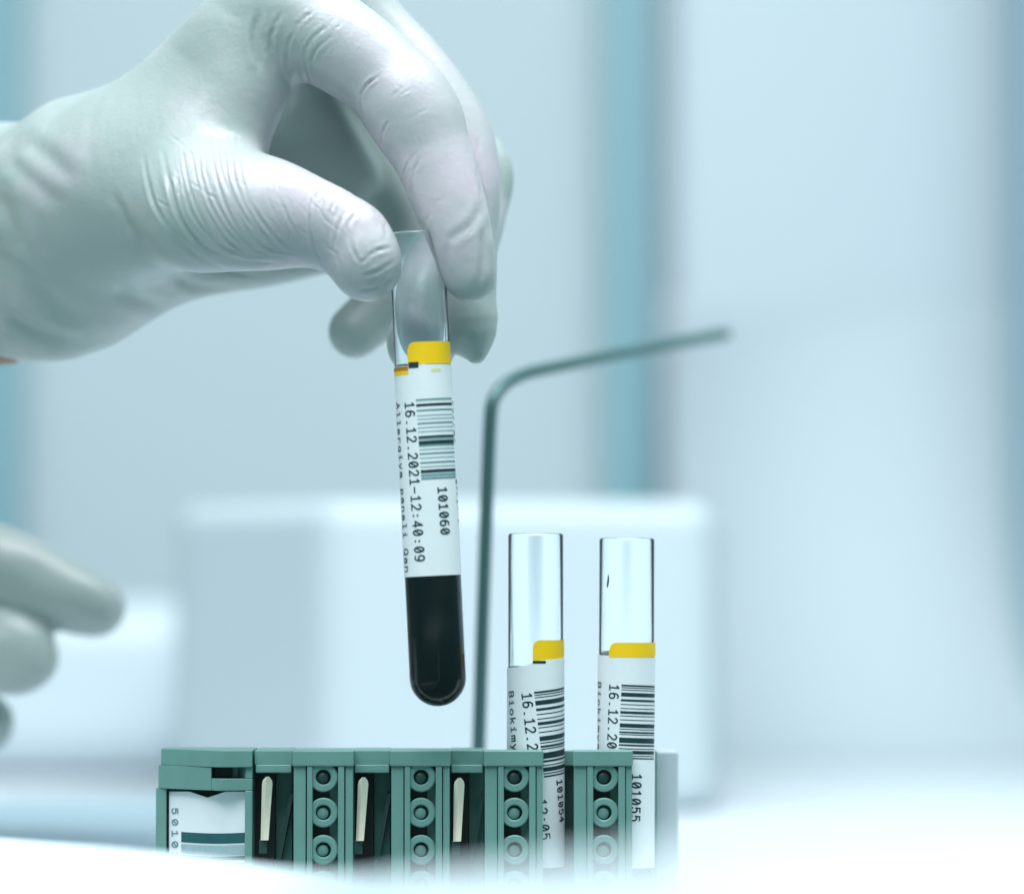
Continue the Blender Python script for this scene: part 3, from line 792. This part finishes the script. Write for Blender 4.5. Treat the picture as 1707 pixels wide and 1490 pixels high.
cr += [([(420, 230), (438, 300), (455, 350), (486, 398)], .2, 3), ([(448, 262), (462, 320), (485, 372), (505, 404)], .28, 3),
       ([(524, 322), (517, 350), (518, 380), (527, 417), (540, 440)], .5, 3), ([(540, 300), (528, 330), (528, 365)], .22, 3),
       ([(575, 350), (562, 385), (560, 420), (575, 462)], .42, 3.5), ([(560, 330), (548, 365), (548, 410)], .2, 3),
       ([(596, 352), (580, 380), (590, 420), (600, 440)], .45, 4), ([(600, 440), (625, 420), (655, 412)], .4, 4.5),
       ([(598, 462), (630, 452), (662, 432)], .45, 4.5), ([(596, 484), (632, 478), (664, 456)], .5, 4), ([(620, 346), (640, 370), (645, 400)], .25, 5)]
# index finger folds
cr += [([(636, 124), (612, 142), (600, 166), (604, 206)], .6, 3.2), ([(548, 42), (520, 66), (508, 92), (512, 130), (524, 158)], .4, 4),
       ([(562, 56), (532, 78), (519, 104), (524, 140)], .35, 3.5), ([(500, 40), (482, 70), (478, 110), (490, 140)], .35, 4), ([(470, 20), (452, 60), (455, 100)], .5, 5),
       ([(648, 200), (637, 225), (634, 252)], .4, 3.2), ([(700, 262), (686, 300), (684, 340)], .28, 3.5), ([(690, 256), (674, 285), (672, 312)], .3, 3),
       ([(716, 352), (708, 385), (716, 420)], .2, 4), ([(520, 20), (492, 44)], .3, 4), ([(430, 20), (424, 70), (436, 120)], .4, 6)]
# nail and loose rubber at the index tip
cr += [([(808, 330), (790, 370), (760, 392), (745, 402)], .18, 7), ([(745, 402), (744, 440), (756, 480)], .16, 7), ([(805, 380), (806, 430), (800, 480)], .3, 6),
       ([(796, 230), (800, 300), (812, 360)], .3, 5)]
# many faint short creases of stretched rubber
for _ in range(46):
    t = rng.random(); cx, cy = 260 + 320*t + rng.normal()*20, 300 + 70*t + rng.normal()*34; a_ = rng.normal()*.35 + 1.15; ln = rng.uniform(18, 60)
    b_ = a_ + rng.normal()*.25
    cr.append(([(cx - math.cos(a_)*ln*.5, cy - math.sin(a_)*ln*.5), (cx + rng.normal()*2, cy), (cx + math.cos(b_)*ln*.5, cy + math.sin(b_)*ln*.5)], rng.uniform(.08, .25), rng.uniform(2.2, 3.4)))
for _ in range(34):
    t = rng.random(); cx = 500 + 280*t**1.0 + rng.normal()*16; cy = 40 + 60*t + 330*t**2.4 + rng.normal()*18; a_ = 2.2 + rng.normal()*.3; ln = rng.uniform(14, 42)
    cr.append(([(cx - math.cos(a_)*ln*.5, cy - math.sin(a_)*ln*.5), (cx + rng.normal()*3, cy + rng.normal()*2), (cx + math.cos(a_)*ln*.5, cy + math.sin(a_)*ln*.5)], rng.uniform(.03, .11), rng.uniform(2.4, 3.8)))
# wrist folds
cr += [([(12, 262), (50, 300), (104, 348)], .38, 13), ([(35, 232), (80, 262), (128, 306)], .3, 14), ([(-10, 320), (18, 375), (36, 425)], .6, 14), ([(190, 480), (230, 500), (280, 515)], .5, 10),
       ([(190, 320), (210, 370), (240, 410)], .35, 7), ([(0, 520), (60, 552), (130, 580)], 1.0, 11), ([(280, 455), (330, 478), (400, 480)], .45, 8),
       ([(30, 440), (90, 500), (150, 540)], .5, 12)]
tints = [(560, 340, 200, .85), (640, 110, 150, .7), (740, 300, 150, .85), (745, 420, 80, .9), (655, 360, 60, .9), (450, 330, 170, .5), (700, 560, 70, .5), (540, 40, 110, .5), (70, 250, 120, .25)]
glove = finish_hand('glove', V, Q, hand, cr, tints, 1)
# bare forearm beyond the cuff
def loft(name, secs, m, parent, n=48):
    v, f = [], []
    for px, py, yy, r, fy in secs:
        c = P(px, py, yy/1000); rr = pxm(r, yy/1000)
        for k in range(n): q = 2*math.pi*k/n; v.append((c.x, c.y + rr*fy*math.sin(q), c.z + rr*math.cos(q)))
    for i in range(len(secs)-1):
        for k in range(n): l = (k+1) % n; f.append((i*n+k, i*n+l, (i+1)*n+l, (i+1)*n+k))
    f += [tuple(range(n))[::-1], tuple((len(secs)-1)*n+k for k in range(n))]
    o = obj(name, v, f, m, None, True); bm = bmesh.new(); bm.from_mesh(o.data); bmesh.ops.recalc_face_normals(bm, faces=bm.faces); bm.to_mesh(o.data); bm.free()
    o.data.polygons.foreach_set('use_smooth', [True]*len(o.data.polygons))
    return local(o, parent)
loft('forearm', [(-1500, 560, 80, 260, .8), (-900, 500, 76, 235, .8), (-350, 452, 66, 190, .8), (-120, 436, 60, 176, .78), (-20, 442, 52, 170, .72), (30, 446, 48, 160, .68)], M['skin'], hand)

# ---- the other hand, lower left, out of focus behind
hand2 = empty('gloved_hand', P(-60, 1060, .11))
tag(hand2, 'right hand in white glove with fingers pointing in at the lower left edge', 'hand')
o_ = 118
H2 = Hand((-262, 40, -112), (-78, 190, 30), 1.3)
f1 = H2.stroke([(-120, 935, o_, 74), (-20, 945, o_, 72), (70, 978, o_, 64), (130, 1002, o_, 57), (160, 1012, o_, 50)])
f2 = H2.stroke([(-200, 1030, o_+8, 70), (-80, 1050, o_, 68), (0, 1080, o_-4, 72), (34, 1094, o_-6, 66)])
f3 = H2.stroke([(-240, 1110, o_+22, 66), (-130, 1160, o_+16, 60), (-50, 1195, o_+10, 56), (-28, 1206, o_+8, 52)])
f4 = H2.stroke([(-300, 1180, o_+34, 60), (-200, 1260, o_+26, 50), (-140, 1290, o_+22, 44)])
f5 = H2.stroke([(-380, 960, o_-10, 70), (-280, 900, o_-22, 64), (-190, 870, o_-26, 56), (-130, 862, o_-26, 46)])
pm = H2.stroke([(-560, 1080, o_+10, 150), (-420, 1060, o_+10, 150), (-300, 1040, o_+10, 130), (-180, 1010, o_+8, 100)])
F = smin(pm, f1, 5)
for q in (f2, f3, f4, f5): F = np.minimum(smin(pm, q, 5), smin(F, q, 1.0))
V2, Q2 = H2.mesh(F)
finish_hand('glove', V2, Q2, hand2, [([(-30, 885), (-20, 920), (-30, 960)], .5, 8)], [(0, 920, 70, .8)], 0)
loft('forearm', [(-1500, 1180, 130, 220, .8), (-900, 1120, 128, 180, .8), (-600, 1085, 128, 150, .8), (-480, 1070, 128, 132, .8)], M['skin'], hand2)
